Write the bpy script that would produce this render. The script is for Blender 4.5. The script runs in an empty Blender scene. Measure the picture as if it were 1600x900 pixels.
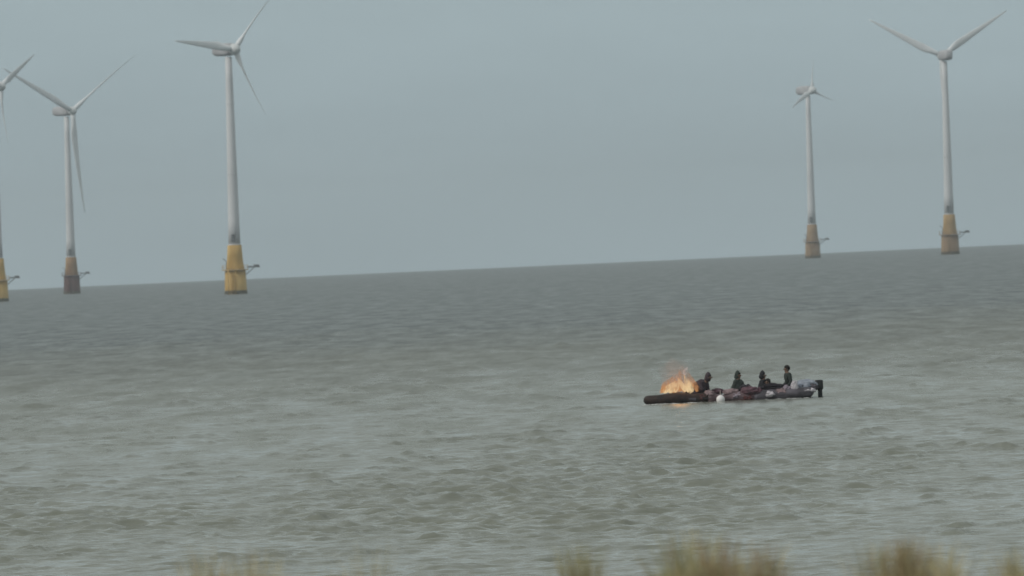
import bpy, bmesh, math, random
import numpy as np
from mathutils import Vector, Matrix, noise as mnoise

sc = bpy.context.scene
col = sc.collection
R = math.radians
EARTH = 6371000.0
F_PX = 14000.0                      # focal length in photo pixels (1600 wide)
CAM_H = 5.6
ROLL = math.atan2(72, 1600)

# ------------------------------------------------------------------ camera
cam_d = bpy.data.cameras.new('camera')
cam = bpy.data.objects.new('camera', cam_d)
col.objects.link(cam)
cam_d.sensor_width = 36
cam_d.lens = F_PX / 1600 * 36
cam_d.clip_start = 0.5
cam_d.clip_end = 60000
pitch = -51.0 / F_PX
Fv = Vector((0, math.cos(pitch), math.sin(pitch)))
E = Vector((1, 0, 0))
UP = E.cross(Fv).normalized()
RV = E * math.cos(ROLL) - UP * math.sin(ROLL)
UV = E * math.sin(ROLL) + UP * math.cos(ROLL)
cam.matrix_world = Matrix(((RV.x, UV.x, -Fv.x, 0), (RV.y, UV.y, -Fv.y, 0), (RV.z, UV.z, -Fv.z, CAM_H), (0, 0, 0, 1)))
cam_d.dof.use_dof = True
cam_d.dof.focus_distance = 185
cam_d.dof.aperture_fstop = 7.2
sc.camera = cam

# ------------------------------------------------------------------ sky + sun
SUN_AZ, SUN_EL = R(-118), R(38)     # azimuth from +Y (view direction), clockwise
w = bpy.data.worlds.new('World'); sc.world = w; w.use_nodes = True
nt = w.node_tree; nt.nodes.clear()
out = nt.nodes.new('ShaderNodeOutputWorld'); bg = nt.nodes.new('ShaderNodeBackground')
sky = nt.nodes.new('ShaderNodeTexSky'); sky.sky_type = 'NISHITA'; sky.sun_disc = False
sky.sun_elevation = SUN_EL; sky.sun_rotation = SUN_AZ; sky.air_density = 1.5; sky.dust_density = 4
tc = nt.nodes.new('ShaderNodeTexCoord'); sep = nt.nodes.new('ShaderNodeSeparateXYZ')
nt.links.new(tc.outputs['Generated'], sep.inputs[0])
ramp = nt.nodes.new('ShaderNodeValToRGB')      # the overcast cloud sheet, by elevation
cr = ramp.color_ramp
cr.elements[0].position = 0.0; cr.elements[0].color = (0.335, 0.422, 0.460, 1)
cr.elements[1].position = 1.0; cr.elements[1].color = (0.42, 0.44, 0.43, 1)
e = cr.elements.new(0.03); e.color = (0.293, 0.366, 0.391, 1)
e = cr.elements.new(0.13); e.color = (0.336, 0.378, 0.368, 1)
nt.links.new(sep.outputs['Z'], ramp.inputs[0])
nz = nt.nodes.new('ShaderNodeTexNoise'); nz.inputs['Scale'].default_value = 9; nz.inputs['Detail'].default_value = 5
mp = nt.nodes.new('ShaderNodeMapping'); mp.inputs['Scale'].default_value = (1, 1, 5)
nt.links.new(tc.outputs['Generated'], mp.inputs[0]); nt.links.new(mp.outputs[0], nz.inputs['Vector'])
mr = nt.nodes.new('ShaderNodeMapRange'); mr.inputs[1].default_value = .3; mr.inputs[2].default_value = .7
mr.inputs[3].default_value = 11.5; mr.inputs[4].default_value = 14.1
nt.links.new(nz.outputs[0], mr.inputs[0])
vm = nt.nodes.new('ShaderNodeVectorMath'); vm.operation = 'SCALE'
nt.links.new(ramp.outputs[0], vm.inputs[0]); nt.links.new(mr.outputs[0], vm.inputs['Scale'])
mx = nt.nodes.new('ShaderNodeMix'); mx.data_type = 'RGBA'; mx.inputs[0].default_value = .94
nt.links.new(sky.outputs[0], mx.inputs[6]); nt.links.new(vm.outputs[0], mx.inputs[7])
nt.links.new(mx.outputs[2], bg.inputs[0]); bg.inputs[1].default_value = 0.1
nt.links.new(bg.outputs[0], out.inputs[0])

sd = bpy.data.lights.new('sun', 'SUN'); sd.energy = 1.35; sd.angle = R(12); sd.color = (1, .96, .9)
sun = bpy.data.objects.new('sun', sd); col.objects.link(sun)
dirs = Vector((math.sin(SUN_AZ) * math.cos(SUN_EL), math.cos(SUN_AZ) * math.cos(SUN_EL), math.sin(SUN_EL)))
sun.rotation_euler = dirs.to_track_quat('Z', 'Y').to_euler()
sun.location = (0, 0, 60)
sc.view_settings.view_transform = 'Standard'; sc.view_settings.look = 'None'
sc.view_settings.exposure = 0; sc.view_settings.gamma = 1
sc.render.engine = 'CYCLES'

# ------------------------------------------------------------------ helpers
def ray(px, py):
    return (Fv + RV * ((px - 800) / F_PX) + UV * ((450 - py) / F_PX)).normalized()
def at_dist(px, py, d):             # the point at horizontal distance d behind a pixel
    v = ray(px, py); k = d / math.hypot(v.x, v.y)
    return Vector((v.x * k, v.y * k, CAM_H + v.z * k))
def sea_z(d): return -d * d / (2 * EARTH)

def mat(name, c, rough=.6, metal=0., var=.15, scale=2., emit=None, spec=.4, stretch=(1, 1, 1), c2=None, bump=0.):
    m = bpy.data.materials.new(name); m.use_nodes = True
    n = m.node_tree; b = n.nodes['Principled BSDF']
    b.inputs['Roughness'].default_value = rough; b.inputs['Metallic'].default_value = metal
    b.inputs['Specular IOR Level'].default_value = spec
    t = n.nodes.new('ShaderNodeTexCoord'); mpp = n.nodes.new('ShaderNodeMapping'); mpp.inputs['Scale'].default_value = stretch
    nn = n.nodes.new('ShaderNodeTexNoise'); nn.inputs['Scale'].default_value = scale; nn.inputs['Detail'].default_value = 6
    n.links.new(t.outputs['Object'], mpp.inputs[0]); n.links.new(mpp.outputs[0], nn.inputs['Vector'])
    r = n.nodes.new('ShaderNodeValToRGB')
    r.color_ramp.elements[0].position = .35; r.color_ramp.elements[1].position = .65
    r.color_ramp.elements[0].color = tuple(x * (1 - var) for x in c) + (1,)
    r.color_ramp.elements[1].color = tuple(c2 or [min(1, x * (1 + var)) for x in c]) + (1,)
    n.links.new(nn.outputs[0], r.inputs[0]); n.links.new(r.outputs[0], b.inputs['Base Color'])
    if bump:
        bp = n.nodes.new('ShaderNodeBump'); bp.inputs['Strength'].default_value = bump; bp.inputs['Distance'].default_value = .02
        n.links.new(nn.outputs[0], bp.inputs['Height']); n.links.new(bp.outputs[0], b.inputs['Normal'])
    return m

def tag(o, label=None, cat=None, group=None, kind=None):
    if label: o['label'] = label
    if cat: o['category'] = cat
    if group: o['group'] = group
    if kind: o['kind'] = kind
    return o
def empty(name, loc=(0, 0, 0)):
    o = bpy.data.objects.new(name, None); col.objects.link(o); o.location = loc; o.empty_display_size = .2
    return o
def link(name, bm, m, parent=None, smooth=True, loc=(0, 0, 0)):
    me = bpy.data.meshes.new(name)
    bmesh.ops.recalc_face_normals(bm, faces=bm.faces)
    bm.to_mesh(me); bm.free()
    if smooth:
        for p in me.polygons: p.use_smooth = True
    me.materials.append(m)
    o = bpy.data.objects.new(name, me); col.objects.link(o); o.location = loc
    if parent: o.parent = parent
    return o

def sweep(bm, pts, radii, seg=14, caps=True, squash=None):
    """tube along points; radii float or (a, b)"""
    pts = [Vector(p) for p in pts]; rings = []
    n = len(pts)
    ref = Vector((0, 0, 1))
    for i, p in enumerate(pts):
        t = (pts[min(i + 1, n - 1)] - pts[max(i - 1, 0)]).normalized()
        a = t.cross(ref)
        if a.length < 1e-3: a = t.cross(Vector((0, 1, 0)))
        a.normalize(); b = a.cross(t).normalized()
        r = radii[i] if isinstance(radii, (list, tuple)) else radii
        ra, rb = r if isinstance(r, tuple) else (r, r)
        rings.append([bm.verts.new(p + a * ra * math.cos(2 * math.pi * k / seg) + b * rb * math.sin(2 * math.pi * k / seg)) for k in range(seg)])
    for i in range(n - 1):
        for k in range(seg):
            bm.faces.new((rings[i][k], rings[i][(k + 1) % seg], rings[i + 1][(k + 1) % seg], rings[i + 1][k]))
    if caps:
        bm.faces.new(list(reversed(rings[0]))); bm.faces.new(rings[-1])
    return rings
def box(bm, c, s, rot=None, bev=0.):
    ret = bmesh.ops.create_cube(bm, size=1)
    vs = ret['verts']
    M = Matrix.Translation(c) @ (rot or Matrix.Identity(4)) @ Matrix.Diagonal((*s, 1))
    bmesh.ops.transform(bm, matrix=M, verts=vs)
    if bev:
        es = {e for v in vs for e in v.link_edges}
        bmesh.ops.bevel(bm, geom=list(es), offset=bev, segments=2, affect='EDGES', profile=.7)
def blob(bm, c, r, sub=3, amp=.15, freq=2., seed=0):
    ret = bmesh.ops.create_icosphere(bm, subdivisions=sub, radius=1)
    for v in ret['verts']:
        d = v.co.normalized()
        k = 1 + amp * mnoise.noise(d * freq + Vector((seed, seed * .7, 0)))
        k += amp * .5 * mnoise.noise(d * freq * 2.7 + Vector((0, seed, 3)))
        v.co = Vector((c[0] + d.x * r[0] * k, c[1] + d.y * r[1] * k, c[2] + d.z * r[2] * k))

# ------------------------------------------------------------------ sea
def make_sea():
    r = [58.0]
    while r[-1] < 13000:
        d = r[-1]
        if d < 140: s = .45
        else: s = max(.095, d * d / (CAM_H * F_PX) * (.27 if d < 1000 else .6))
        s = min(s, 350)
        r.append(d + s)
    r = np.array(r, dtype=np.float64)
    core = np.arange(-.075, .0751, .00031)
    side = []
    a = .075; st = .0006
    while a < R(88):
        st *= 1.045; a += st; side.append(a)
    side = np.array(side)
    az = np.concatenate([-side[::-1], core, side])
    dr = np.gradient(r)
    daz = np.gradient(az)
    RR, AA = np.meshgrid(r, az, indexing='ij')
    X = RR * np.sin(AA); Y = RR * np.cos(AA)
    Xf = X.astype(np.float32); Yf = Y.astype(np.float32)
    rng = np.random.default_rng(11)
    # gusts: patches where the chop stands higher
    G = np.zeros_like(Xf)
    for _ in range(16):
        lam = rng.uniform(2.5, 16) if _ % 2 else rng.uniform(16, 60); th = rng.normal(0, 1.0)
        kx = 2 * np.pi / lam * np.sin(th) * .8; ky = 2 * np.pi / lam * np.cos(th) * .6
        ky *= .35
        G += np.sin(kx * Xf + ky * Yf + rng.uniform(0, 6.3)).astype(np.float32)
    G = 1 / (1 + np.exp(-G * .55))
    G = .42 + 1.45 * G ** 3
    # water round the boat lies a little calmer in its lee
    bxm, bym = 324 * math.sin(.0248), 324 * math.cos(.0248)
    CALM = (1 - .75 * np.exp(-(((Xf - bxm) / 5.0) ** 2 + ((Yf - bym + 4) / 12.0) ** 2))).astype(np.float32)
    INSH = (.44 + .56 * np.clip((RR - 210) / 230, 0, 1)).astype(np.float32)   # lower chop inshore
    Z = np.zeros_like(Xf); DX = np.zeros_like(Xf); DY = np.zeros_like(Xf)
    for i in range(130):
        lam = .42 * (7 / .42) ** (rng.random() ** 1.5)
        th = rng.normal(0, .62) + .15
        dx, dy = math.sin(th), -math.cos(th)
        k = 2 * math.pi / lam
        slope = .034 if lam < 1.3 else (.019 if lam < 2.4 else .0065)
        A = slope * lam / (2 * math.pi) * 2.0
        # what the grid cannot carry fades out
        effr = lam / max(.15, abs(dy)); effl = lam / max(.15, abs(dx))
        wr = np.clip((effr / dr - 2.2) / 2.2, 0, 1)[:, None]
        wl = np.clip((effl / (RR * daz[None, :]) - 2.2) / 2.2, 0, 1)
        W = (wr * wl).astype(np.float32) * A * CALM * (G if lam < 5 else 1) * INSH
        ph = (k * (dx * Xf + dy * Yf) + rng.uniform(0, 6.3)).astype(np.float32)
        c = np.cos(ph); s = np.sin(ph)
        Z += W * c
        DX -= W * dx * s * .7; DY -= W * dy * s * .7
    # single steep wavelets scattered over the chop, some of them in short trains
    def wavelet(x0, y0, sx, sy, h):
        d0 = math.hypot(x0, y0); i0 = np.searchsorted(r, d0)
        n_i = int(sy * 3.2 / dr[min(i0, len(dr) - 1)]) + 2
        a0 = math.atan2(x0, y0); j0 = np.searchsorted(az, a0); n_j = int(sx * 3 / (d0 * .00031)) + 2
        sl = (slice(max(0, i0 - n_i), i0 + n_i), slice(max(0, j0 - n_j), j0 + n_j))
        xx = (X[sl] - x0); yy = (Y[sl] - y0) + .45 * sx * np.sin(xx / sx * 2.1 + x0)
        f_ = np.exp(-(xx / sx) ** 2) * np.where(yy < 0, np.exp(-(yy / (sy * .42)) ** 2), np.exp(-(yy / (sy * 1.5)) ** 2))
        Z[sl] += (h * f_).astype(np.float32)
    for _ in range(1500):
        q = rng.random()
        dep = .0335 - (.0335 - .0075) * q ** .8
        d0 = CAM_H / dep; a0 = rng.uniform(-.068, .068)
        k0 = (d0 / 200) ** .75
        sx = rng.uniform(.12, .55) * k0; sy = max(.10 * k0, 1.6 * d0 * d0 / (CAM_H * F_PX) * .27)
        h = rng.uniform(.025, .068) * k0
        x0, y0 = d0 * math.sin(a0), d0 * math.cos(a0)
        if abs(x0 - 324 * .0248) < 5 and abs(y0 - 324) < 14: continue
        for t_ in range(rng.integers(1, 4)):
            wavelet(x0 + t_ * rng.uniform(-1.2, 1.2) * sx * 2, y0 + rng.uniform(-1, 1) * t_ * sy * 2, sx, sy, h * (1 - .25 * t_))
    X2 = X + DX; Y2 = Y + DY
    Zc = Z - (RR ** 2) / (2 * EARTH)
    nr, na = RR.shape
    co = np.stack([X2, Y2, Zc], -1).reshape(-1, 3).astype(np.float32)
    idx = np.arange(nr * na).reshape(nr, na)
    q = np.stack([idx[:-1, :-1], idx[:-1, 1:], idx[1:, 1:], idx[1:, :-1]], -1).reshape(-1, 4)[:, ::-1]
    me = bpy.data.meshes.new('sea')
    me.vertices.add(len(co)); me.vertices.foreach_set('co', co.ravel())
    me.loops.add(q.size); me.loops.foreach_set('vertex_index', q.ravel().astype(np.int32))
    me.polygons.add(len(q))
    me.polygons.foreach_set('loop_start', np.arange(0, q.size, 4, dtype=np.int32))
    me.polygons.foreach_set('loop_total', np.full(len(q), 4, dtype=np.int32))
    me.update(); me.validate()
    me.polygons.foreach_set('use_smooth', np.ones(len(me.polygons), dtype=bool))
    print('sea', nr, na, len(co), 'z rms', float(Z.std()))
    o = bpy.data.objects.new('sea', me); col.objects.link(o); o['kind'] = 'structure'
    return o

def sea_mat():
    m = bpy.data.materials.new('sea_water'); m.use_nodes = True
    n = m.node_tree; L = n.links; b = n.nodes['Principled BSDF']
    b.inputs['IOR'].default_value = 1.33
    t = n.nodes.new('ShaderNodeTexCoord'); s = n.nodes.new('ShaderNodeSeparateXYZ'); L.new(t.outputs['Object'], s.inputs[0])
    # silt-laden near shore, deeper and darker offshore
    r = n.nodes.new('ShaderNodeMapRange'); r.inputs[1].default_value = 150; r.inputs[2].default_value = 1100
    L.new(s.outputs['Y'], r.inputs[0])
    cr_ = n.nodes.new('ShaderNodeValToRGB')
    els = cr_.color_ramp
    els.elements[0].position = 0; els.elements[0].color = (.175, .185, .150, 1)
    els.elements[1].position = 1; els.elements[1].color = (.095, .112, .115, 1)
    x = els.elements.new(.18); x.color = (.165, .175, .147, 1)
    x = els.elements.new(.38); x.color = (.130, .138, .120, 1)
    x = els.elements.new(.62); x.color = (.090, .105, .105, 1)
    # large uneven patches of silt
    mp_ = n.nodes.new('ShaderNodeMapping'); mp_.inputs['Scale'].default_value = (.05, .011, .02)
    L.new(t.outputs['Object'], mp_.inputs[0])
    n1 = n.nodes.new('ShaderNodeTexNoise'); n1.inputs['Scale'].default_value = 1.; n1.inputs['Detail'].default_value = 7; n1.inputs['Roughness'].default_value = .62
    L.new(mp_.outputs[0], n1.inputs['Vector'])
    ma = n.nodes.new('ShaderNodeMath'); ma.operation = 'MULTIPLY_ADD'; ma.inputs[1].default_value = .30; ma.inputs[2].default_value = -.15
    L.new(n1.outputs[0], ma.inputs[0])
    ad = n.nodes.new('ShaderNodeMath'); ad.operation = 'ADD'; L.new(r.outputs[0], ad.inputs[0]); L.new(ma.outputs[0], ad.inputs[1])
    L.new(ad.outputs[0], cr_.inputs[0])
    L.new(cr_.outputs[0], b.inputs['Base Color'])
    # waves too small for the mesh count as roughness, more of them the farther out
    rq = n.nodes.new('ShaderNodeMapRange'); rq.inputs[1].default_value = 160; rq.inputs[2].default_value = 520; rq.inputs[3].default_value = .10; rq.inputs[4].default_value = .40
    L.new(s.outputs['Y'], rq.inputs[0]); 
    mp3 = n.nodes.new('ShaderNodeMapping'); mp3.inputs['Scale'].default_value = (.42, .045, 1); L.new(t.outputs['Object'], mp3.inputs[0])
    n3 = n.nodes.new('ShaderNodeTexNoise'); n3.inputs['Scale'].default_value = 1; n3.inputs['Detail'].default_value = 8; n3.inputs['Roughness'].default_value = .7
    L.new(mp3.outputs[0], n3.inputs['Vector'])
    m3 = n.nodes.new('ShaderNodeMapRange'); m3.inputs[1].default_value = .3; m3.inputs[2].default_value = .7; m3.inputs[3].default_value = -.16; m3.inputs[4].default_value = .16
    L.new(n3.outputs[0], m3.inputs[0])
    a3 = n.nodes.new('ShaderNodeMath'); a3.operation = 'ADD'; a3.use_clamp = True; L.new(rq.outputs[0], a3.inputs[0]); L.new(m3.outputs[0], a3.inputs[1])
    x3 = n.nodes.new('ShaderNodeMath'); x3.operation = 'MAXIMUM'; x3.inputs[1].default_value = .06; L.new(a3.outputs[0], x3.inputs[0]); L.new(x3.outputs[0], b.inputs['Roughness'])
    # ripples: short crests on the faces of the waves
    mp2 = n.nodes.new('ShaderNodeMapping'); mp2.inputs['Scale'].default_value = (1.3, 2.1, 1)
    L.new(t.outputs['Object'], mp2.inputs[0])
    n2 = n.nodes.new('ShaderNodeTexNoise'); n2.inputs['Scale'].default_value = 1.6; n2.inputs['Detail'].default_value = 5
    L.new(mp2.outputs[0], n2.inputs['Vector'])
    bp = n.nodes.new('ShaderNodeBump'); bp.inputs['Strength'].default_value = .5; bp.inputs['Distance'].default_value = .09
    L.new(n2.outputs[0], bp.inputs['Height']); L.new(bp.outputs[0], b.inputs['Normal'])
    return m
sea = make_sea(); sea.data.materials.append(sea_mat())

# ------------------------------------------------------------------ dune and beach
def ground_z(x, y):
    if y < 20: z = 4.0
    elif y < 38: z = 4.0 + .02 * (y - 20) / 18
    elif y < 80: z = 4.02 - 4.2 * ((y - 38) / 42) ** .9
    else: z = -.18 - (y - 80) * .03
    edge = max(0, 1 - abs(y - 38) / 22)
    z += -edge * .00525 * max(-12, min(12, x)) * 40 / 40 * 1.0
    z += .04 * mnoise.noise(Vector((x * .35, y * .35, 0))) * (1 if y < 80 else 0) - .03
    return max(z, -1.8) - (x * x + y * y) / (2 * EARTH)
def axis(fine, step, far):
    v = list(np.arange(-fine, fine + .001, step)); s = step; a = fine
    ext = []
    while a < far: s *= 1.5; a += s; ext.append(a)
    return [-q for q in reversed(ext)] + v + ext
xs = axis(14, .4, 13000)
ys = [-13000, -6000, -2500, -900, -300, -100, -40, -15, -5, 0, 5, 10, 15] + list(np.arange(20, 84, .8)) + [86, 92, 100, 110, 125, 140]
bm = bmesh.new()
grid = [[bm.verts.new((x, y, ground_z(x, y))) for x in xs] for y in ys]
for j in range(len(ys) - 1):
    for i in range(len(xs) - 1):
        bm.faces.new((grid[j][i], grid[j][i + 1], grid[j + 1][i + 1], grid[j + 1][i]))
M_SAND = mat('dune_sand', (.30, .235, .175), .95, var=.25, scale=3, spec=.1, bump=.4)
g = link('dune_ground', bm, M_SAND); g['kind'] = 'structure'

# ------------------------------------------------------------------ marram grass
M_GR = [mat('grass_olive', (.31, .31, .165), .8, var=.35, scale=6, spec=.15),
        mat('grass_straw', (.56, .50, .30), .85, var=.3, scale=6, spec=.15),
        mat('grass_brown', (.30, .22, .125), .85, var=.3, scale=6, spec=.1)]
def blades(bm, rnd, c, n, wid, dep, h, lean=.25, mats=(0, 1, 2), wts=(5, 3, 2)):
    for _ in range(n):
        q = rnd.gauss(0, .42)
        q = max(-1, min(1, q))
        x = c[0] + q * wid / 2; y = c[1] + rnd.uniform(-1, 1) * dep / 2
        z0 = ground_z(x, y) - .03
        hh = h * (1 - .55 * q * q) * rnd.uniform(.55, 1.0)
        top = Vector((x + (q * .35 + rnd.gauss(0, lean)) * hh * .5, y + rnd.gauss(0, lean) * hh * .5, c[2] * 0 + z0 + hh))
        base = Vector((x, y, z0)); wv = rnd.uniform(.0025, .0055)
        a = rnd.uniform(-.9, .9); side = Vector((math.cos(a), math.sin(a), 0)) * wv
        prev = None; mi = rnd.choices(mats, wts)[0]
        for k in range(5):
            t = k / 4; p = base.lerp(top, t)
            dx = (top - base); p = Vector((base.x + dx.x * t ** 1.8, base.y + dx.y * t ** 1.8, base.z + dx.z * t))
            s = side * (1 - t * .85)
            cur = (bm.verts.new(p - s), bm.verts.new(p + s))
            if prev:
                f = bm.faces.new((prev[0], prev[1], cur[1], cur[0])); f.material_index = mi; f.smooth = True
            prev = cur
# (pixel x of centre, pixel y of the tips, pixel width, count, weights, label)
TUFTS = [
 (318, 874, 70, 150, (3, 5, 2), 'low straw brown grass tuft, the leftmost at the bottom edge'),
 (392, 872, 110, 190, (2, 7, 1), 'pale straw grass tuft just right of the leftmost tuft'),
 (572, 872, 70, 120, (6, 3, 1), 'small thin green grass tuft standing alone left of centre'),
 (905, 860, 72, 200, (7, 2, 1), 'narrow pointed olive grass tuft standing alone near the bottom centre'),
 (1072, 838, 95, 380, (7, 3, 1), 'tallest olive grass tuft with spreading straw tips, below the white fender'),
 (1118, 848, 70, 220, (2, 3, 6), 'brown grass tuft leaning against the right of the tallest olive tuft'),
 (1188, 860, 80, 280, (4, 1, 5), 'dark olive brown tuft with rounded top, right end of the middle clump'),
 (1365, 856, 75, 230, (6, 3, 2), 'greenish grass tuft at the left end of the right clump'),
 (1415, 850, 80, 280, (2, 3, 7), 'reddish brown grass tuft in the middle of the right clump'),
 (1468, 858, 85, 250, (2, 8, 1), 'golden straw grass tuft at the right end of the right clump'),
 (1582, 872, 60, 150, (3, 6, 2), 'short yellow grass tuft in the bottom right corner'),
]
for i, (px, py, wpx, n, wts, lab) in enumerate(TUFTS):
    D = 37 + (i * 7 % 5) * .8
    p = at_dist(px, py - (20 if px < 700 or px > 1500 else 13), D)
    rnd = random.Random(100 + i)
    bm = bmesh.new()
    wm = wpx / F_PX * D * 1.15
    h = p.z - ground_z(p.x, p.y) + .05
    blades(bm, rnd, (p.x, p.y, 0), int(n * 1.25), wm, .3, h, wts=wts)
    me = bpy.data.meshes.new('grass_tuft')
    org = Vector((p.x, p.y, ground_z(p.x, p.y)))
    for v in bm.verts: v.co -= org
    bm.to_mesh(me); bm.free()
    for m in M_GR: me.materials.append(m)
    o = bpy.data.objects.new('grass_tuft', me); col.objects.link(o); o.location = org
    tag(o, lab, 'grass tuft', 'marram grass tufts along the bottom edge')
bm = bmesh.new(); rnd = random.Random(5)
for k in range(650):
    x = rnd.uniform(-9, 9); y = rnd.uniform(33, 43)
    D = math.hypot(x, y)
    pxx = 800 + x / D * F_PX
    zb = at_dist(pxx, 902, D).z - ground_z(x, y)
    blades(bm, rnd, (x, y, 0), rnd.randint(5, 12), .3, .2, max(.08, zb + rnd.uniform(.02, .10)), wts=(3, 4, 3))
me = bpy.data.meshes.new('dune_grass'); bm.to_mesh(me); bm.free()
for m in M_GR: me.materials.append(m)
o = bpy.data.objects.new('dune_grass', me); col.objects.link(o)
tag(o, 'sparse short dune grass between the tufts along the bottom edge', 'grass', kind='stuff')

# ------------------------------------------------------------------ wind turbines
M_TW = mat('tower_paint', (.66, .67, .69), .55, var=.08, scale=.15, stretch=(1, 1, .3))
M_BL = mat('blade_paint', (.76, .78, .80), .45, var=.05, scale=.2)
M_NA = mat('nacelle_paint', (.46, .46, .48), .5, var=.12, scale=.4)
M_HUB = mat('hub_paint', (.68, .70, .71), .45, var=.06, scale=.4)
M_YEL = mat('foundation_yellow', (.56, .35, .10), .7, var=.25, scale=.35, c2=(.62, .43, .17), stretch=(1, 1, .35))
M_YEL2 = mat('foundation_ochre', (.44, .29, .13), .75, var=.25, scale=.35, c2=(.48, .34, .18), stretch=(1, 1, .35))
M_BRN = mat('foundation_brown', (.33, .20, .12), .8, var=.3, scale=.4, c2=(.38, .25, .13), stretch=(1, 1, .35))
M_RUST = mat('foundation_rust', (.12, .058, .058), .85, var=.3, scale=.4, c2=(.17, .10, .09), stretch=(1, 1, .3))
M_TAN = mat('foundation_tan', (.42, .29, .165), .8, var=.25, scale=.4, c2=(.32, .22, .15), stretch=(1, 1, .3))
M_STEEL = mat('weathered_steel', (.16, .17, .18), .6, metal=.2, var=.2, scale=1)
M_WEED = mat('tidal_growth', (.14, .13, .10), .9, var=.3, scale=1)

def blade_bm(L):
    cs = .62 + .38 * min(1, L / 30)
    bm = bmesh.new(); rings = []; seg = 14
    N = 18
    for i in range(N + 1):
        t = i / N; z = 1.0 + (L - 1.0) * t
        if t < .06: c = 1.7; th = 1.0
        elif t < .22:
            q = (t - .06) / .16; q = q * q * (3 - 2 * q); c = 1.7 + 1.08 * q; th = 1.0 - .72 * q
        else:
            q = (t - .22) / .78; c = 2.5 * (1 - q) ** .9 + .28; th = .28 - .12 * q
        c *= cs
        tw = R(16) * (1 - t) ** 2
        pre = -1.4 * t * t
        ring = []
        for k in range(seg):
            a = 2 * math.pi * k / seg
            x = c * (.5 * math.cos(a) + .18 * (1 - th)); y = c * th * .5 * math.sin(a) * (1 - .45 * (1 - th) * (1 if math.cos(a) > 0 else 0) * math.cos(a))
            X = x * math.cos(tw) - y * math.sin(tw); Y = x * math.sin(tw) + y * math.cos(tw)
            ring.append(bm.verts.new((X, Y + pre, z)))
        rings.append(ring)
    for i in range(N):
        for k in range(seg):
            bm.faces.new((rings[i][k], rings[i][(k + 1) % seg], rings[i + 1][(k + 1) % seg], rings[i + 1][k]))
    bm.faces.new(rings[0]); bm.faces.new(list(reversed(rings[-1])))
    return bm

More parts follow.
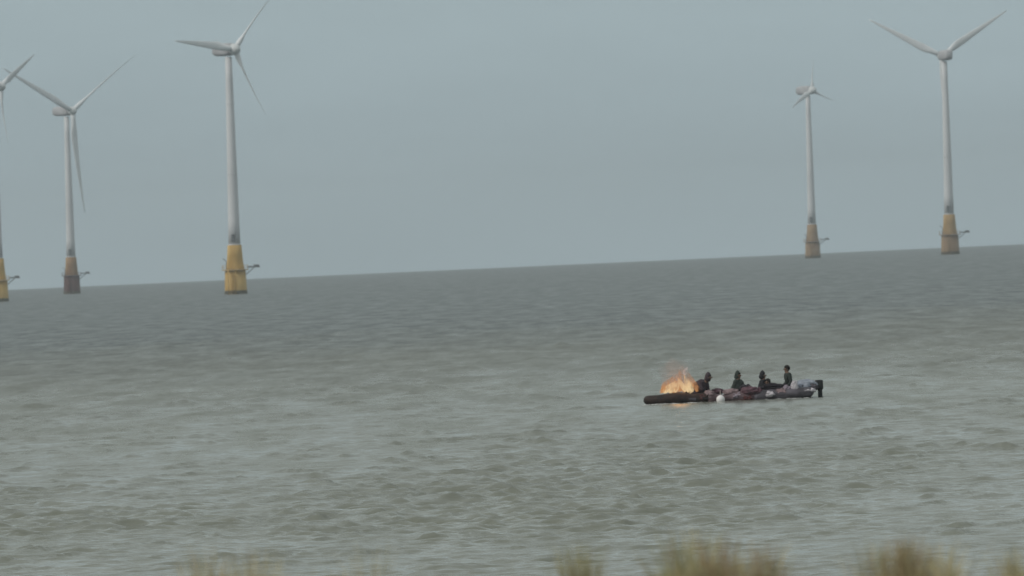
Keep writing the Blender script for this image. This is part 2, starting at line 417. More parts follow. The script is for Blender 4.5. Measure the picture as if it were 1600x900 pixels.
def turbine(px_base, dist, size, axis_deg, thetas0, Lm, label, up_mat, low_mat, leanpx=0., arm=1, feather=()):
    """axis_deg: direction of the rotor axis, 0 = to the camera, 90 = to the right; blades by angle clockwise from up as seen in the picture"""
    v = ray(px_base, 420); s = dist / math.hypot(v.x, v.y)
    base = Vector((v.x * s, v.y * s, sea_z(dist)))
    root = empty('wind_turbine', base)
    root.rotation_euler = (0, R(leanpx), -math.atan2(base.x, base.y))
    root.scale = (size,) * 3
    H = 68.0
    # foundation: pile, platform, transition piece
    bm = bmesh.new()
    sweep(bm, [(0, 0, -2), (0, 0, .8), (0, 0, 6.6)], [3.15, 3.1, 2.9], 32)
    pile = link('pile', bm, low_mat, root)
    bm = bmesh.new(); sweep(bm, [(0, 0, -1.5), (0, 0, 1.0)], 3.2, 32, caps=False); link('waterline_band', bm, M_WEED, pile)
    bm = bmesh.new()
    sweep(bm, [(0, 0, 6.9), (0, 0, 7.1), (0, 0, 10.5), (0, 0, 13.6)], [2.5, 2.45, 2.15, 1.95], 32)
    link('transition_piece', bm, up_mat, root)
    bm = bmesh.new()
    sweep(bm, [(0, 0, 6.62), (0, 0, 6.88)], 3.7, 24)
    pf = link('platform', bm, low_mat, root, smooth=False)
    bm = bmesh.new()
    for k in range(16):
        a = 2 * math.pi * k / 16
        sweep(bm, [(3.6 * math.cos(a), 3.6 * math.sin(a), 6.88), (3.6 * math.cos(a), 3.6 * math.sin(a), 8.0)], .05, 6)
    for z in (7.45, 8.0):
        sweep(bm, [(3.6 * math.cos(2 * math.pi * k / 24), 3.6 * math.sin(2 * math.pi * k / 24), z) for k in range(25)], .05, 6, caps=False)
    link('railing', bm, low_mat, pf)
    # cantilever deck with davit crane, on the right
    bm = bmesh.new()
    box(bm, (5.2 * arm, -.4, 7.45), (3.4, 1.4, .4), bev=.06)
    box(bm, (5.9 * arm, -.4, 7.85), (1.5, 1.0, .4), bev=.1)
    sweep(bm, [(3.0 * arm, -.4, 5.4), (5.2 * arm, -.4, 7.2)], .12, 8)
    link('side_deck', bm, M_STEEL, root, smooth=False)
    bm = bmesh.new()
    sweep(bm, [(-2.4 * arm, -2.0, 6.88), (-2.4 * arm, -2.0, 9.2), (-3.3 * arm, -2.2, 9.9)], .11, 8)
    link('davit', bm, M_STEEL, root)
    # boat landing with ladder, facing the shore side
    bm = bmesh.new()
    for x in (-1.0, 1.0):
        sweep(bm, [(x - 1.0, -3.5, -1), (x - 1.0, -3.5, 6.2), (x - 1.0, -2.9, 6.5)], .16, 8)
    for k in range(16): sweep(bm, [(-2.0, -3.5, k * .4), (0, -3.5, k * .4)], .035, 5)
    link('boat_landing', bm, low_mat, root)
    # tower
    bm = bmesh.new()
    zs = [13.6 + (H - 2 - 13.6) * k / 8 for k in range(9)]
    sweep(bm, [(0, 0, z) for z in zs], [1.68 - .75 * k / 8 for k in range(9)], 32)
    tw = link('tower', bm, M_TW, root)
    for k in (0, 3, 6):
        bm = bmesh.new(); sweep(bm, [(0, 0, zs[k] + .02), (0, 0, zs[k] + .3)], 1.68 - .75 * k / 8 + .06, 32)
        link('flange', bm, M_TW, tw)
    bm = bmesh.new(); box(bm, (-.3, -1.86, 15.6), (1.0, .12, 2.1), bev=.04); link('door', bm, M_STEEL, tw, smooth=False)
    # nacelle, axis along -Y of its own frame (to the camera), turned by axis_deg
    nac = empty('nacelle', (0, 0, H)); nac.parent = root
    nac.rotation_euler = (0, 0, R(axis_deg))
    bm = bmesh.new()
    prof = [(-2.2, 1.35, 1.3), (-1.2, 1.75, 1.7), (1.5, 1.85, 1.85), (5.2, 1.7, 1.75), (6.6, 1.25, 1.35), (6.9, .8, 1.0)]
    rings = []
    for y, hw, hh in prof:
        ring = []
        for k in range(20):
            a = 2 * math.pi * k / 20; ca, sa = math.cos(a), math.sin(a)
            pw = .55
            ring.append(bm.verts.new((hw * math.copysign(abs(ca) ** pw, ca), y, .1 + hh * math.copysign(abs(sa) ** pw, sa))))
        rings.append(ring)
    for i in range(len(rings) - 1):
        for k in range(20): bm.faces.new((rings[i][k], rings[i][(k + 1) % 20], rings[i + 1][(k + 1) % 20], rings[i + 1][k]))
    bm.faces.new(rings[0]); bm.faces.new(list(reversed(rings[-1])))
    sweep(bm, [(0, 5.4, 1.8), (0, 5.4, 3.0)], .07, 6)
    # the nacelle body hangs under its Empty (a part made of pieces)
    link('housing', bm, M_NA, nac)
    bm = bmesh.new()
    sweep(bm, [(0, -2.25, 0), (0, -2.9, 0), (0, -4.0, 0), (0, -4.8, 0), (0, -5.3, 0)], [1.3, 1.6, 1.55, 1.05, .25], 24)
    link('hub', bm, M_HUB, nac)
    bb = blade_bm(Lm); meshb = bpy.data.meshes.new('blade'); bmesh.ops.recalc_face_normals(bb, faces=bb.faces); bb.to_mesh(meshb); bb.free()
    for p in meshb.polygons: p.use_smooth = True
    meshb.materials.append(M_BL)
    for bi, th in enumerate(thetas0):
        b = bpy.data.objects.new('blade', meshb); col.objects.link(b); b.parent = nac
        b.location = (0, -3.5, 0)
        pch = 0
        if bi in feather:      # pitched edge-on to the shore
            yaw = Matrix.Rotation(R(axis_deg), 3, 'Z') @ Matrix.Rotation(R(th), 3, 'Y')
            pch = min(range(0, 180, 3), key=lambda q: math.hypot(*((yaw @ Matrix.Rotation(R(q + 5), 3, 'Z') @ Vector((1, 0, 0))).xz)))
            if pch > 90: pch -= 180
        b.rotation_euler = (Matrix.Rotation(R(th), 3, 'Y') @ Matrix.Rotation(R(pch), 3, 'Z')).to_euler()
    return tag(root, label, 'wind turbine', 'white offshore wind turbines on yellow foundations')

def tri(t): return (t, t + 120, t + 240)
LEAN = .75
TURB = [
 # px_base, dist, axis, theta, L, label
 (111, 3040, 41, -65, 38, 'turbine second from the left with rust red foundation and blade hanging beside its tower', M_BRN, M_RUST),
 (-4, 2330, 50, 57, 18.5, 'wind turbine cut off by the left edge, one white blade reaching up and right', M_YEL, M_YEL),
 (367, 2020, 32, -83, 20.5, 'large turbine with the widest bright yellow foundation, one blade pointing left', M_YEL, M_YEL),
 (1271, 3634, 35, -122, 13, 'farthest and smallest turbine, seen nearly edge on, with pale tan foundation', M_TAN, M_TAN),
 (1486, 3022, -166, 62, 28, 'rightmost turbine with two blades raised in a wide V', M_YEL2, M_TAN),
]
for i, (px, d, ax, th, L, lab, um, lm) in enumerate(TURB):
    turbine(px, d, {111: .91, -4: .82, 367: .81, 1486: .985}.get(px, 1.), ax, tri(th), L, lab, um, lm, LEAN, 1, {0: (1,), 1: (1, 2), 2: (1, 2), 3: (1, 2)}.get(i, ()))

# ------------------------------------------------------------------ the boat
BD = 324.0
PPM = F_PX / BD
v = ray(1147, 626); s = BD / math.hypot(v.x, v.y)
B0 = Vector((v.x * s, v.y * s, sea_z(BD)))
BROT = -math.atan2(B0.x, B0.y)
def bpx(px, py, w_=0.):            # boat frame (metres) from a pixel
    dx = px - 1147; dy = 627 - py
    u = (dx * math.cos(ROLL) + dy * math.sin(ROLL) * -1 * -1) if False else dx * math.cos(ROLL) - dy * -math.sin(ROLL)
    vv = -dx * math.sin(ROLL) + dy * math.cos(ROLL)
    return Vector((u / PPM, w_, vv / PPM))
BM_ = Matrix.Translation(B0) @ Matrix.Rotation(BROT, 4, 'Z')
def place(o, loc, rz=0.):
    o.location = BM_ @ Vector(loc); o.rotation_euler = (0, 0, BROT + rz)
    return o

M_CHAR = mat('charred_rubber', (.016, .011, .010), .75, var=.4, scale=5, c2=(.035, .018, .014), bump=.3)
M_MAUVE = mat('faded_maroon_rubber', (.085, .050, .055), .6, var=.3, scale=3, c2=(.15, .10, .11), bump=.3)
M_GREYR = mat('grey_rubber', (.055, .050, .060), .6, var=.3, scale=3, c2=(.11, .10, .12), bump=.3)
M_DECK = mat('boat_floor', (.08, .06, .06), .8, var=.2, scale=4)
M_BLK = mat('black_plastic', (.015, .017, .018), .4, var=.2, scale=5)
M_WOOD = mat('thwart_board', (.14, .10, .08), .8, var=.2, scale=6)
M_ROPE = mat('pale_rope', (.35, .30, .28), .9, var=.2, scale=20)
M_WHITE = mat('white_vinyl', (.78, .76, .76), .45, var=.04, scale=5)

boat = place(empty('inflatable_boat'), (0, 0, 0))
tag(boat, 'long low inflatable boat with charred dark bow and faded maroon sides, burning on the sea', 'boat')
TR = .22; HB = .62
uL, uR = -3.05, 2.88
def tube_path():
    pts = [(uR, -HB)]
    n = 44
    for k in range(1, n): pts.append((uR + (-2.35 - uR) * k / n, -HB))
    for k in range(13):
        a = -math.pi / 2 - math.pi * k / 12
        pts.append((-2.35 + .76 * math.cos(a), HB * math.sin(a)))
    for k in range(1, n + 1): pts.append((-2.35 + (uR + 2.35) * k / n, HB))
    return pts
TP = tube_path()
def tz(u):      # height of the tube's axis: sags in the middle, lifts at the bow
    return .125 - .05 * math.exp(-((u + .3) / .55) ** 2) + .035 * math.exp(-((u + 2.6) / .6) ** 2) + .018 * math.sin(u * 5.3) + .055 * max(0, min(1, (u - 1.2) / 1.6))
def tr(u):
    return TR * (1 + .07 * math.sin(u * 6.1 + 1)) * (1 - .30 * max(0, min(1, (-u - 2.35) / .6))) * (1 - .20 * math.exp(-((u + .3) / .45) ** 2)) * (.92 if u > 2.2 else 1)
def tube_part(name, i0, i1, m, closed0=False, closed1=False):
    pts = [(u, w_, tz(u)) for u, w_ in TP[i0:i1 + 1]]; rr = [tr(p[0]) for p in pts]
    if closed0: rr[0] *= .35
    if closed1: rr[-1] *= .35
    bm = bmesh.new(); sweep(bm, pts, rr, 20)
    return link(name, bm, m, boat)
ib = [i for i, p in enumerate(TP) if p[0] < -.85]
iN0, iF1 = ib[0], ib[-1]
ia = [i for i, p in enumerate(TP[:iN0]) if p[0] < .85]; iA = ia[0]
iA2 = len(TP) - 1 - iA
x = tube_part('bow_tube', iN0, iF1, M_CHAR); x['label'] = 'charred black bow tube'
for a, b in ((iA, iN0), (iF1, iA2)):
    x = tube_part('side_tube', a, b, M_MAUVE); x['label'] = 'faded maroon side tube'
for a, b, c0, c1 in ((0, iA, True, False), (iA2, len(TP) - 1, False, True)):
    x = tube_part('stern_tube', a, b, M_GREYR, c0, c1)
bm = bmesh.new()
box(bm, (.15, 0, .06), (5.3, 1.0, .05), bev=.01); link('floor', bm, M_DECK, boat, smooth=False)
bm = bmesh.new(); box(bm, (2.5, 0, .25), (.06, .84, .42), bev=.015); link('transom', bm, M_BLK, boat, smooth=False)
for u in (.55, 1.55):
    bm = bmesh.new(); box(bm, (u, 0, .315), (.24, 1.0, .035), bev=.01); link('thwart', bm, M_WOOD, boat, smooth=False)
rr_ = random.Random(3)
for sgn in (-1, 1):
    bm = bmesh.new(); pts = []
    for k in range(9):
        u = -1.2 + k * .45; sag = rr_.uniform(.03, .13)
        for j in range(6):
            uu = u + .45 * j / 6; pts.append((uu, sgn * (HB + tr(uu) + .012), tz(uu) + .06 - sag * math.sin(math.pi * j / 6)))
    sweep(bm, pts, .007, 6); link('grab_rope', bm, M_GREYR, boat)
for u in (-1.5, .1, 1.7):
    bm = bmesh.new(); box(bm, (u, -HB - .19, tz(u) + .02), (.26, .05, .10), bev=.02); link('rubber_patch', bm, M_GREYR, boat)
# outboard motor at the right-hand end (part of the boat)
mot = empty('outboard_motor'); mot.parent = boat; mot.location = (3.02, -.1, 0)
bm = bmesh.new()
box(bm, (.07, 0, .44), (.30, .30, .36), bev=.07); link('motor_cowl', bm, M_BLK, mot)
bm = bmesh.new()
box(bm, (.1, 0, .12), (.16, .14, .48), bev=.04); box(bm, (.16, 0, -.25), (.12, .07, .5), bev=.02); link('motor_leg', bm, M_BLK, mot)
bm = bmesh.new(); sweep(bm, [(-.05, 0, .42), (-.35, .02, .5), (-.5, .03, .5)], [.025, .02, .025], 8); link('tiller', bm, M_BLK, mot)
bm = bmesh.new(); box(bm, (-.1, 0, .3), (.1, .2, .2), bev=.02); link('clamp', bm, M_STEEL, mot)

# white round fender hanging on the near side
f = place(empty('round_fender'), bpx(1126, 626, -HB - .36))
tag(f, 'round white fender hanging on the boat side right of the fire', 'fender')
bm = bmesh.new(); blob(bm, (0, 0, .03), (.155, .155, .165), 3, .02); link('ball', bm, M_WHITE, f)
bm = bmesh.new(); sweep(bm, [(0, 0, .18), (0, .02, .24), (0, .2, .36)], [.03, .012, .012], 8); link('rope', bm, M_ROPE, f)

# cargo: bundles and cloths
def bundle(name, px, py, w_, r, m, lab, cat, seed, amp=.3, freq=2.2):
    p = bpx(px, py, w_)
    o_bm = bmesh.new(); blob(o_bm, (0, 0, 0), r, 4, amp, freq, seed)
    for vv in o_bm.verts:
        if vv.co.z < -r[2] * .75: vv.co.z = -r[2] * .75
    o = link(name, o_bm, m); place(o, p); tag(o, lab, cat); return o
M_TARP = mat('blue_grey_tarp', (.19, .22, .28), .55, var=.25, scale=4, c2=(.33, .36, .42), bump=.6)
M_SACK = mat('pale_sack', (.50, .47, .50), .8, var=.2, scale=6, bump=.5)
M_PINK = mat('dusty_pink_cloth', (.26, .19, .20), .85, var=.25, scale=5, bump=.5)
M_PLUM = mat('plum_cloth', (.11, .06, .075), .9, var=.3, scale=5, bump=.5)
bundle('tarpaulin', 1258, 604, .0, (.56, .42, .22), M_TARP, 'rumpled blue grey tarpaulin heaped in the stern before the motor', 'tarpaulin', 3)
bundle('sack', 1241, 606, -.62, (.13, .14, .26), M_SACK, 'upright pale sack in front of the standing figure, left of the tarpaulin', 'sack', 7)
bundle('sack', 1262, 611, -.60, (.27, .20, .11), M_SACK, 'flat whitish sack lying along the rail under the tarpaulin', 'sack', 12)
bundle('cloth_bundle', 1202, 617, -.72, (.24, .16, .13), M_SACK, 'pale mauve bundle bulging over the side in the middle of the boat', 'bundle', 17)
bundle('cloth_bundle', 1143, 614, -.2, (.30, .3, .14), M_PINK, 'dusty pink bundle between the white fender and the first seated person', 'bundle', 21)
bundle('blanket', 1172, 612, -.62, (.36, .28, .17), M_PLUM, 'plum coloured blanket over the legs of the pointed-hood person', 'blanket', 31)
bundle('cloth_bundle', 1121, 613, .1, (.22, .3, .12), M_PLUM, 'dark reddish bundle directly above the white fender', 'bundle', 35)

M_JBK = mat('black_cloth', (.022, .018, .024), .9, var=.3, scale=6, bump=.5)
M_DRED = mat('dark_red_cloth', (.095, .035, .035), .9, var=.3, scale=6, bump=.5)
M_LIL = mat('lilac_cloth', (.27, .23, .27), .85, var=.25, scale=6, bump=.5)
for a in [
 ('garment', 1108, 616, -.70, (.16, .12, .13), M_PINK, 'dull pink garment draped over the side between the black coat and the white fender', 'garment', 41),
 ('garment', 1098, 622, -.76, (.14, .08, .12), M_DRED, 'dark red garment hanging low over the side under the black coat', 'garment', 43),
 ('garment', 1152, 619, -.74, (.17, .10, .10), M_LIL, 'small lilac garment on the rail under the pointed hood', 'garment', 47),
 ('garment', 1166, 622, -.78, (.24, .07, .11), M_DRED, 'long dark red garment hanging over the side below the plum blanket', 'garment', 49),
 ('garment', 1185, 614, -.66, (.15, .14, .15), M_PLUM, 'plum garment bunched up at the left of the pale mauve bundle', 'garment', 53),
 ('garment', 1220, 613, -.68, (.22, .14, .13), M_PINK, 'dusty pink garment bunched up at the right of the pale mauve bundle', 'garment', 59),
 ('garment', 1229, 609, -.60, (.15, .12, .14), M_LIL, 'lilac garment in front of the tallest figure', 'garment', 61),
 ('blanket', 1206, 606, -.45, (.40, .20, .13), M_JBK, 'black blanket piled over the legs in the middle of the boat', 'blanket', 71),
 ('rope_coil', 1271, 606, -.35, (.14, .14, .12), M_GREYR, 'dark grey heap of rope against the motor', 'rope', 67)]:
    bundle(*a, amp=.55, freq=2.6)
# ------------------------------------------------------------------ people
M_SKIN = mat('skin', (.17, .10, .07), .6, var=.1, scale=8)
M_HAIR = mat('dark_hair', (.015, .012, .011), .8, var=.3, scale=20)
M_JG = mat('dark_green_jacket', (.028, .036, .032), .85, var=.3, scale=9, bump=.4)
M_JB = mat('black_jacket', (.016, .016, .020), .85, var=.3, scale=9, bump=.4)
M_JP = mat('dark_purple_jacket', (.040, .028, .036), .85, var=.3, scale=9, bump=.4)
M_TR = mat('dark_trousers', (.030, .027, .034), .85, var=.3, scale=9, bump=.4)
def skin(name, verts, edges, m, parent, rootv=0, sub=2):
    me = bpy.data.meshes.new(name); me.from_pydata([v[0] for v in verts], edges, []); me.update()
    o = bpy.data.objects.new(name, me); col.objects.link(o); o.parent = parent
    md = o.modifiers.new('skin', 'SKIN'); md.use_smooth_shade = True
    for i, (c, r) in enumerate(verts):
        sv = me.skin_vertices[0].data[i]; sv.radius = r if isinstance(r, tuple) else (r, r); sv.use_root = (i == rootv)
    sb = o.modifiers.new('sub', 'SUBSURF'); sb.levels = sub; sb.render_levels = sub
    me.materials.append(m)
    return o
def person(loc, rz, lab, J, fwd=.25, knees=.55, arms='knees', head_turn=0., hood=False, legs='bent', scale=1., up=0., coat=None):
    """seated figure, faces -Y of its own frame, origin at the seat"""
    root = place(empty('person'), loc, rz)
    root.scale = (scale,) * 3
    tag(root, lab, 'person', 'people in the burning boat')
    V = Vector
    lean = fwd
    pel = V((0, 0, .10)); wai = V((0, -lean * .25, .28)); che = V((0, -lean * .75, .46)); nec = V((0, -lean * 1.15, .60)); hea = V((.0, -lean * 1.45, .72)); top = V((0, -lean * 1.5, .80))
    J_ = {}
    if legs == 'bent': kn = V((.14, -.42, .40)); an = V((.13, -.52, .03)); toe = V((.13, -.68, 0))
    elif legs == 'kneel': kn = V((.12, -.40, .02)); an = V((.12, .05, -.08)); toe = V((.12, .18, -.08)); 
    else: kn = V((.12, -.45, .16)); an = V((.12, -.85, .06)); toe = V((.12, -.92, .18))
    verts = [(pel, .13), (wai, .12), (che, .14), (nec, .06), (hea, (.085, .095)), (top, .07)]
    edges = [(0, 1), (1, 2), (2, 3), (3, 4), (4, 5)]
    jv = [(pel + V((0, 0, .02)), .15), (wai, .145), (che, (.17, .155)), (nec, .09)]; je = [(0, 1), (1, 2), (2, 3)]
    tv = [(pel, .15)]; te = []
    for sx in (-1, 1):
        M = lambda q: V((q.x * sx, q.y, q.z))
        sh = che + V((.17 * sx, 0, .07))
        if arms == 'knees': el = V((.24 * sx, -lean * .8 - .12, .30)); wr = V((.12 * sx, -.40, .40)); fi = V((.05 * sx, -.46, .40))
        elif arms == 'up' and sx == 1: el = V((.28, -.2, .62)); wr = V((.22, -.36, .80)); fi = V((.20, -.42, .87))
        else: el = V((.25 * sx, -lean * .5 + .02, .24)); wr = V((.26 * sx, -.20, .10)); fi = V((.26 * sx, -.27, .06))
        i = len(verts); verts += [(sh, .065), (el, .05), (wr, .032), (wr.lerp(fi, .6), (.04, .022))]
        edges += [(2, i), (i, i + 1), (i + 1, i + 2), (i + 2, i + 3)]
        # five fingers
        dirf = (fi - wr).normalized(); side = dirf.cross(V((0, 0, 1))); side = side.normalized() if side.length > .01 else V((1, 0, 0))
        for kf in range(5):
            off = (kf - 1.5) * .019 if kf < 4 else -.04
            ln = (.07, .08, .075, .06, .05)[kf]
            b0 = wr.lerp(fi, .6) + side * off
            j = len(verts); verts += [(b0 + dirf * .02, .009), (b0 + dirf * ln * .7 + V((0, 0, -.01)), .008), (b0 + dirf * ln + V((0, 0, -.03)), .007)]
            edges += [(i + 3, j), (j, j + 1), (j + 1, j + 2)]
        k = len(jv); jv += [(sh, .085), (el, .068), (wr.lerp(el, .12), .05)]; je += [(2, k), (k, k + 1), (k + 1, k + 2)]
        hp = V((.09 * sx, -.02, .08)); i = len(verts)
        verts += [(hp, .095), (M(kn), .06), (M(an), .04), (M(toe), .035)]; edges += [(0, i), (i, i + 1), (i + 1, i + 2), (i + 2, i + 3)]
        k = len(tv); tv += [(hp, .11), (M(kn), .078), (M(an) .lerp(M(kn), .1), .06)]; te += [(0, k), (k, k + 1), (k + 1, k + 2)]
    skin('body', verts, edges, M_SKIN, root)
    skin('jacket', jv, je, J, root)
    skin('trousers', tv, te, M_TR, root)
    if coat:      # a loose coat or cape hanging from the shoulders over the seat
        bm = bmesh.new(); wx, wy, dxb = coat
        pts = [(0, .02, -.02), (0, .0, .16), (0, -lean * .5, .36), (0, -lean * .95, .53), (0, -lean * 1.15, .60)]
        sweep(bm, pts, [(wx, wy), (wx * .95, wy * .95), (wx * .82, wy * .8), (wx * .6, wy * .6), (.09, .09)], 20)
        for vv in bm.verts:
            n_ = mnoise.noise(vv.co * 9) * .03; vv.co.x += n_ + dxb * (vv.co.z); vv.co.y += n_
        link('coat', bm, J, root)
    # face: nose, brow and ears ride on the head; hair or hood over it
    bm = bmesh.new()
    c = hea + V((0, .012, .035))
    if hood:
        blob(bm, c + V((0, .02, .0)), (.108, .115, .145), 3, .05)
        for vv in bm.verts:
            if vv.co.z < c.z - .02: k_ = 1 + (c.z - .02 - vv.co.z) * 3.2; vv.co.x = c.x + (vv.co.x - c.x) * k_; vv.co.y = c.y + (vv.co.y - c.y - .02) * k_ + .04; vv.co.z -= .05 * (k_ - 1)
            if vv.co.z > c.z + .10: vv.co.z += (vv.co.z - c.z - .10) * .7
    else:
        blob(bm, c + V((0, .015, .02)), (.108, .118, .118), 3, .06)
    for vv in list(bm.verts):
        if vv.co.y < hea.y - .055 and vv.co.z < hea.z + .10: bm.verts.remove(vv)
    link('hood' if hood else 'hair', bm, J if hood else M_HAIR, root)
    def feat(name, off, r, m):
        bm = bmesh.new(); blob(bm, hea + V(off), r, 2, 0); link(name, bm, m, root)
    feat('nose', (0, -.105, .01), (.014, .024, .02), M_SKIN)
    feat('mouth', (0, -.092, -.035), (.028, .010, .006), M_HAIR)
    for sx in (-1, 1):
        feat('ear', (.088 * sx, 0, .01), (.014, .025, .034), M_SKIN)
        feat('eye', (.034 * sx, -.09, .035), (.014, .012, .009), M_HAIR)
    return root
fl = .09
def seat(px, w_, z): p = bpx(px, 620, w_); return (p.x, p.y, z)
person(seat(1085, -.05, .10), R(66), 'person hunched in a broad black coat close beside the flames', M_JP, fwd=.40, scale=1.06, hood=True, coat=(.34, .38, .12))
person(seat(1152, .0, .16), R(58), 'person in a dark green pointed hood sitting right of the white fender', M_JG, fwd=.06, hood=True, arms='side', coat=(.33, .28, .12))
person(seat(1193, .1, .12), R(80), 'person in black seated upright in the middle of the boat, legs stretched towards the stern', M_JB, fwd=.02, hood=True, legs='out', arms='side', coat=(.27, .24, -.06))
person(seat(1217, -.15, -.06), R(-62), 'person sitting low and hunched, second from the motor, only dark head and shoulders showing', M_JB, fwd=.34, scale=.92, coat=(.22, .22, 0))
person(seat(1234, .12, .33), R(-70), 'tallest figure, kneeling upright in dark green beside the tarpaulin', M_JG, fwd=.06, legs='kneel', arms='side', scale=.98)

# ------------------------------------------------------------------ fire
def flame_mat(name, c_lo, c_hi, st, a_lo, a_hi, zmax):
    m = bpy.data.materials.new(name); m.use_nodes = True; n = m.node_tree; n.nodes.clear(); L = n.links
    o = n.nodes.new('ShaderNodeOutputMaterial'); em = n.nodes.new('ShaderNodeEmission'); tr_ = n.nodes.new('ShaderNodeBsdfTransparent'); ms = n.nodes.new('ShaderNodeMixShader')
    t = n.nodes.new('ShaderNodeTexCoord'); s = n.nodes.new('ShaderNodeSeparateXYZ'); L.new(t.outputs['Object'], s.inputs[0])
    r = n.nodes.new('ShaderNodeMapRange'); r.inputs[2].default_value = zmax; L.new(s.outputs['Z'], r.inputs[0])
    cm = n.nodes.new('ShaderNodeMix'); cm.data_type = 'RGBA'; cm.inputs[6].default_value = (*c_lo, 1); cm.inputs[7].default_value = (*c_hi, 1)
    L.new(r.outputs[0], cm.inputs[0]); L.new(cm.outputs[2], em.inputs[0]); em.inputs[1].default_value = st
    nn = n.nodes.new('ShaderNodeTexNoise'); nn.inputs['Scale'].default_value = 8; nn.inputs['Detail'].default_value = 4
    mp_ = n.nodes.new('ShaderNodeMapping'); mp_.inputs['Scale'].default_value = (1, 1, .4); L.new(t.outputs['Object'], mp_.inputs[0]); L.new(mp_.outputs[0], nn.inputs['Vector'])
    r2 = n.nodes.new('ShaderNodeMapRange'); r2.inputs[2].default_value = zmax; r2.inputs[3].default_value = a_lo; r2.inputs[4].default_value = a_hi; L.new(s.outputs['Z'], r2.inputs[0])
    mu = n.nodes.new('ShaderNodeMath'); mu.operation = 'MULTIPLY'; mu.use_clamp = True
    r3 = n.nodes.new('ShaderNodeMapRange'); r3.inputs[1].default_value = .40; r3.inputs[2].default_value = .58; r3.inputs[3].default_value = .12; r3.inputs[4].default_value = 1.1; L.new(nn.outputs[0], r3.inputs[0])
    L.new(r2.outputs[0], mu.inputs[0]); L.new(r3.outputs[0], mu.inputs[1])
    L.new(mu.outputs[0], ms.inputs[0]); L.new(tr_.outputs[0], ms.inputs[1]); L.new(em.outputs[0], ms.inputs[2]); L.new(ms.outputs[0], o.inputs[0])
    return m
M_FY = flame_mat('flame_yellow', (1, .73, .40), (.82, .48, .27), .78, .85, .10, .75)
M_FO = flame_mat('flame_orange', (.86, .40, .15), (.52, .29, .20),   .60, .72, .10, .8)
M_FP = flame_mat('flame_pale', (.85, .62, .50), (.72, .60, .56), .62, .5, .55, .9)
fire = place(empty('fire'), bpx(1060, 612, -.1))
tag(fire, 'yellow and orange flames leaping from the charred bow', 'fire')
FB = bpx(1060, 612)
def tongue(px0, py0, px1, py1, r, m, w_=0., bend=.05, name='flame'):
    if name == 'flame': px1 = px1 * .74 + 1068 * .26; r *= 1.0
    a = bpx(px0, py0) - FB; b = bpx(px1, py1) - FB
    a.y = w_; b.y = w_ * .5
    bm = bmesh.new(); n = 9; pts = []; rr = []
    for k in range(n):
        t = k / (n - 1); p = a.lerp(b, t); p.x += bend * math.sin(t * 3.1 * 1.3) ; p.y += .03 * math.sin(t * 5)
        pts.append(p); rr.append(max(.004, r * (math.sin(math.pi * min(1, (t + .18) / 1.18)) ** .9) * (1 - .35 * t)))
    sweep(bm, pts, rr, 12)
    return link(name, bm, m, fire)
for a in [
 (1040, 614, 1034, 594, .20, M_FO, .1, -.03), (1090, 612, 1080, 590, .12, M_FO, -.3, .04), (1066, 600, 1056, 576, .10, M_FO, .1, .05), (1036, 612, 1046, 588, .10, M_FO, -.2, -.05), (1049, 614, 1046, 588, .22, M_FO, .15, .03), (1058, 614, 1056, 582, .20, M_FO, .2, -.04),
 (1070, 614, 1068, 574, .18, M_FO, .1, .04), (1083, 614, 1076, 580, .17, M_FO, .05, .03), (1064, 612, 1062, 572, .13, M_FO, -.1, -.04),
 (1037, 614, 1042, 600, .13, M_FY, -.1, .02), (1047, 614, 1050, 596, .15, M_FY, -.12, -.02), (1054, 613, 1060, 590, .11, M_FY, -.15, .03),
 (1072, 612, 1058, 592, .10, M_FY, -.2, -.02), (1077, 614, 1070, 586, .14, M_FY, -.15, .03), (1084, 613, 1078, 592, .12, M_FY, -.2, -.02),
 (1088, 614, 1086, 600, .09, M_FO, -.2, .02), (1032, 614, 1030, 604, .09, M_FO, -.2, .02), (1080, 614, 1079, 600, .15, M_FY, -.25, .0)]:
    tongue(*a)
tongue(1070, 586, 1074, 574, .10, M_FP, -.1, -.01, 'flame_tip')
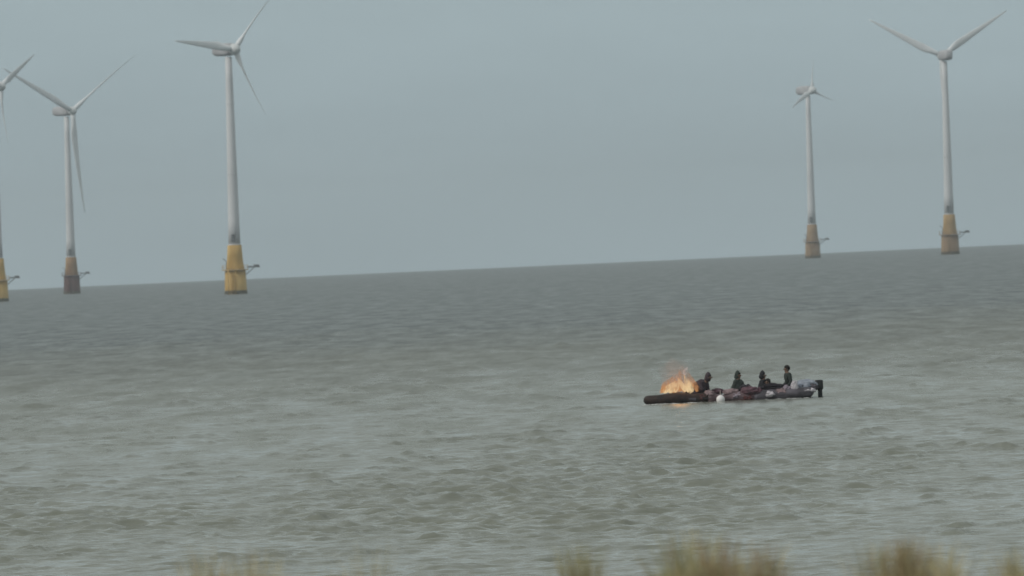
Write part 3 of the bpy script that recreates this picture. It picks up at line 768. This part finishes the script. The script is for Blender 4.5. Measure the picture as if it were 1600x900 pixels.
# the light the flames throw
ld = bpy.data.lights.new('fire_glow', 'POINT'); ld.energy = 14; ld.color = (1, .48, .16); ld.shadow_soft_size = .3
lo = bpy.data.objects.new('fire_glow', ld); col.objects.link(lo); lo.parent = fire; lo.location = (.05, -.15, .35)
# smoke
m = bpy.data.materials.new('thin_smoke'); m.use_nodes = True; n = m.node_tree; n.nodes.clear()
o_ = n.nodes.new('ShaderNodeOutputMaterial'); pv = n.nodes.new('ShaderNodeVolumePrincipled'); pv.inputs['Color'].default_value = (.74, .56, .50, 1)
pv.inputs['Density'].default_value = .38; n.links.new(pv.outputs[0], o_.inputs['Volume'])
bm = bmesh.new(); blob(bm, (0, 0, .45), (.55, .5, .62), 3, .45, 1.8, 4)
sm = link('smoke', bm, m); place(sm, bpx(1056, 606, 0))
tag(sm, 'thin pinkish brown smoke around and above the flames', 'smoke', kind='stuff')

# a little broken water along the charred bow
M_FOAM = mat('foam', (.50, .51, .50), .8, var=.15, scale=9)
bm = bmesh.new(); rnd = random.Random(8)
for k in range(60):
    u = rnd.uniform(-3.35, -1.2) if k < 45 else rnd.uniform(-1.2, 2.6)
    blob(bm, (u, -HB - .28 - rnd.random() * .5, rnd.uniform(-.012, .012)), (rnd.uniform(.05, .16), rnd.uniform(.04, .1), rnd.uniform(.008, .022)), 2, .3, 2, k)
fo = place(link('foam', bm, M_FOAM), (0, 0, 0)); tag(fo, 'thin pale foam on the water along the charred bow', 'foam', kind='stuff')

# ------------------------------------------------------------------ haze
HAZE = .00009
bm = bmesh.new()
box(bm, (0, 0, (125 - 33) / 2), (29000, 29000, 125 + 33))
m = bpy.data.materials.new('sea_haze'); m.use_nodes = True; n = m.node_tree; n.nodes.clear()
o_ = n.nodes.new('ShaderNodeOutputMaterial'); pv = n.nodes.new('ShaderNodeVolumePrincipled')
pv.inputs['Color'].default_value = (.86, .95, 1.0, 1); pv.inputs['Density'].default_value = HAZE
pv.inputs['Anisotropy'].default_value = .2
n.links.new(pv.outputs[0], o_.inputs['Volume'])
hz = link('haze', bm, m, smooth=False); hz['kind'] = 'stuff'
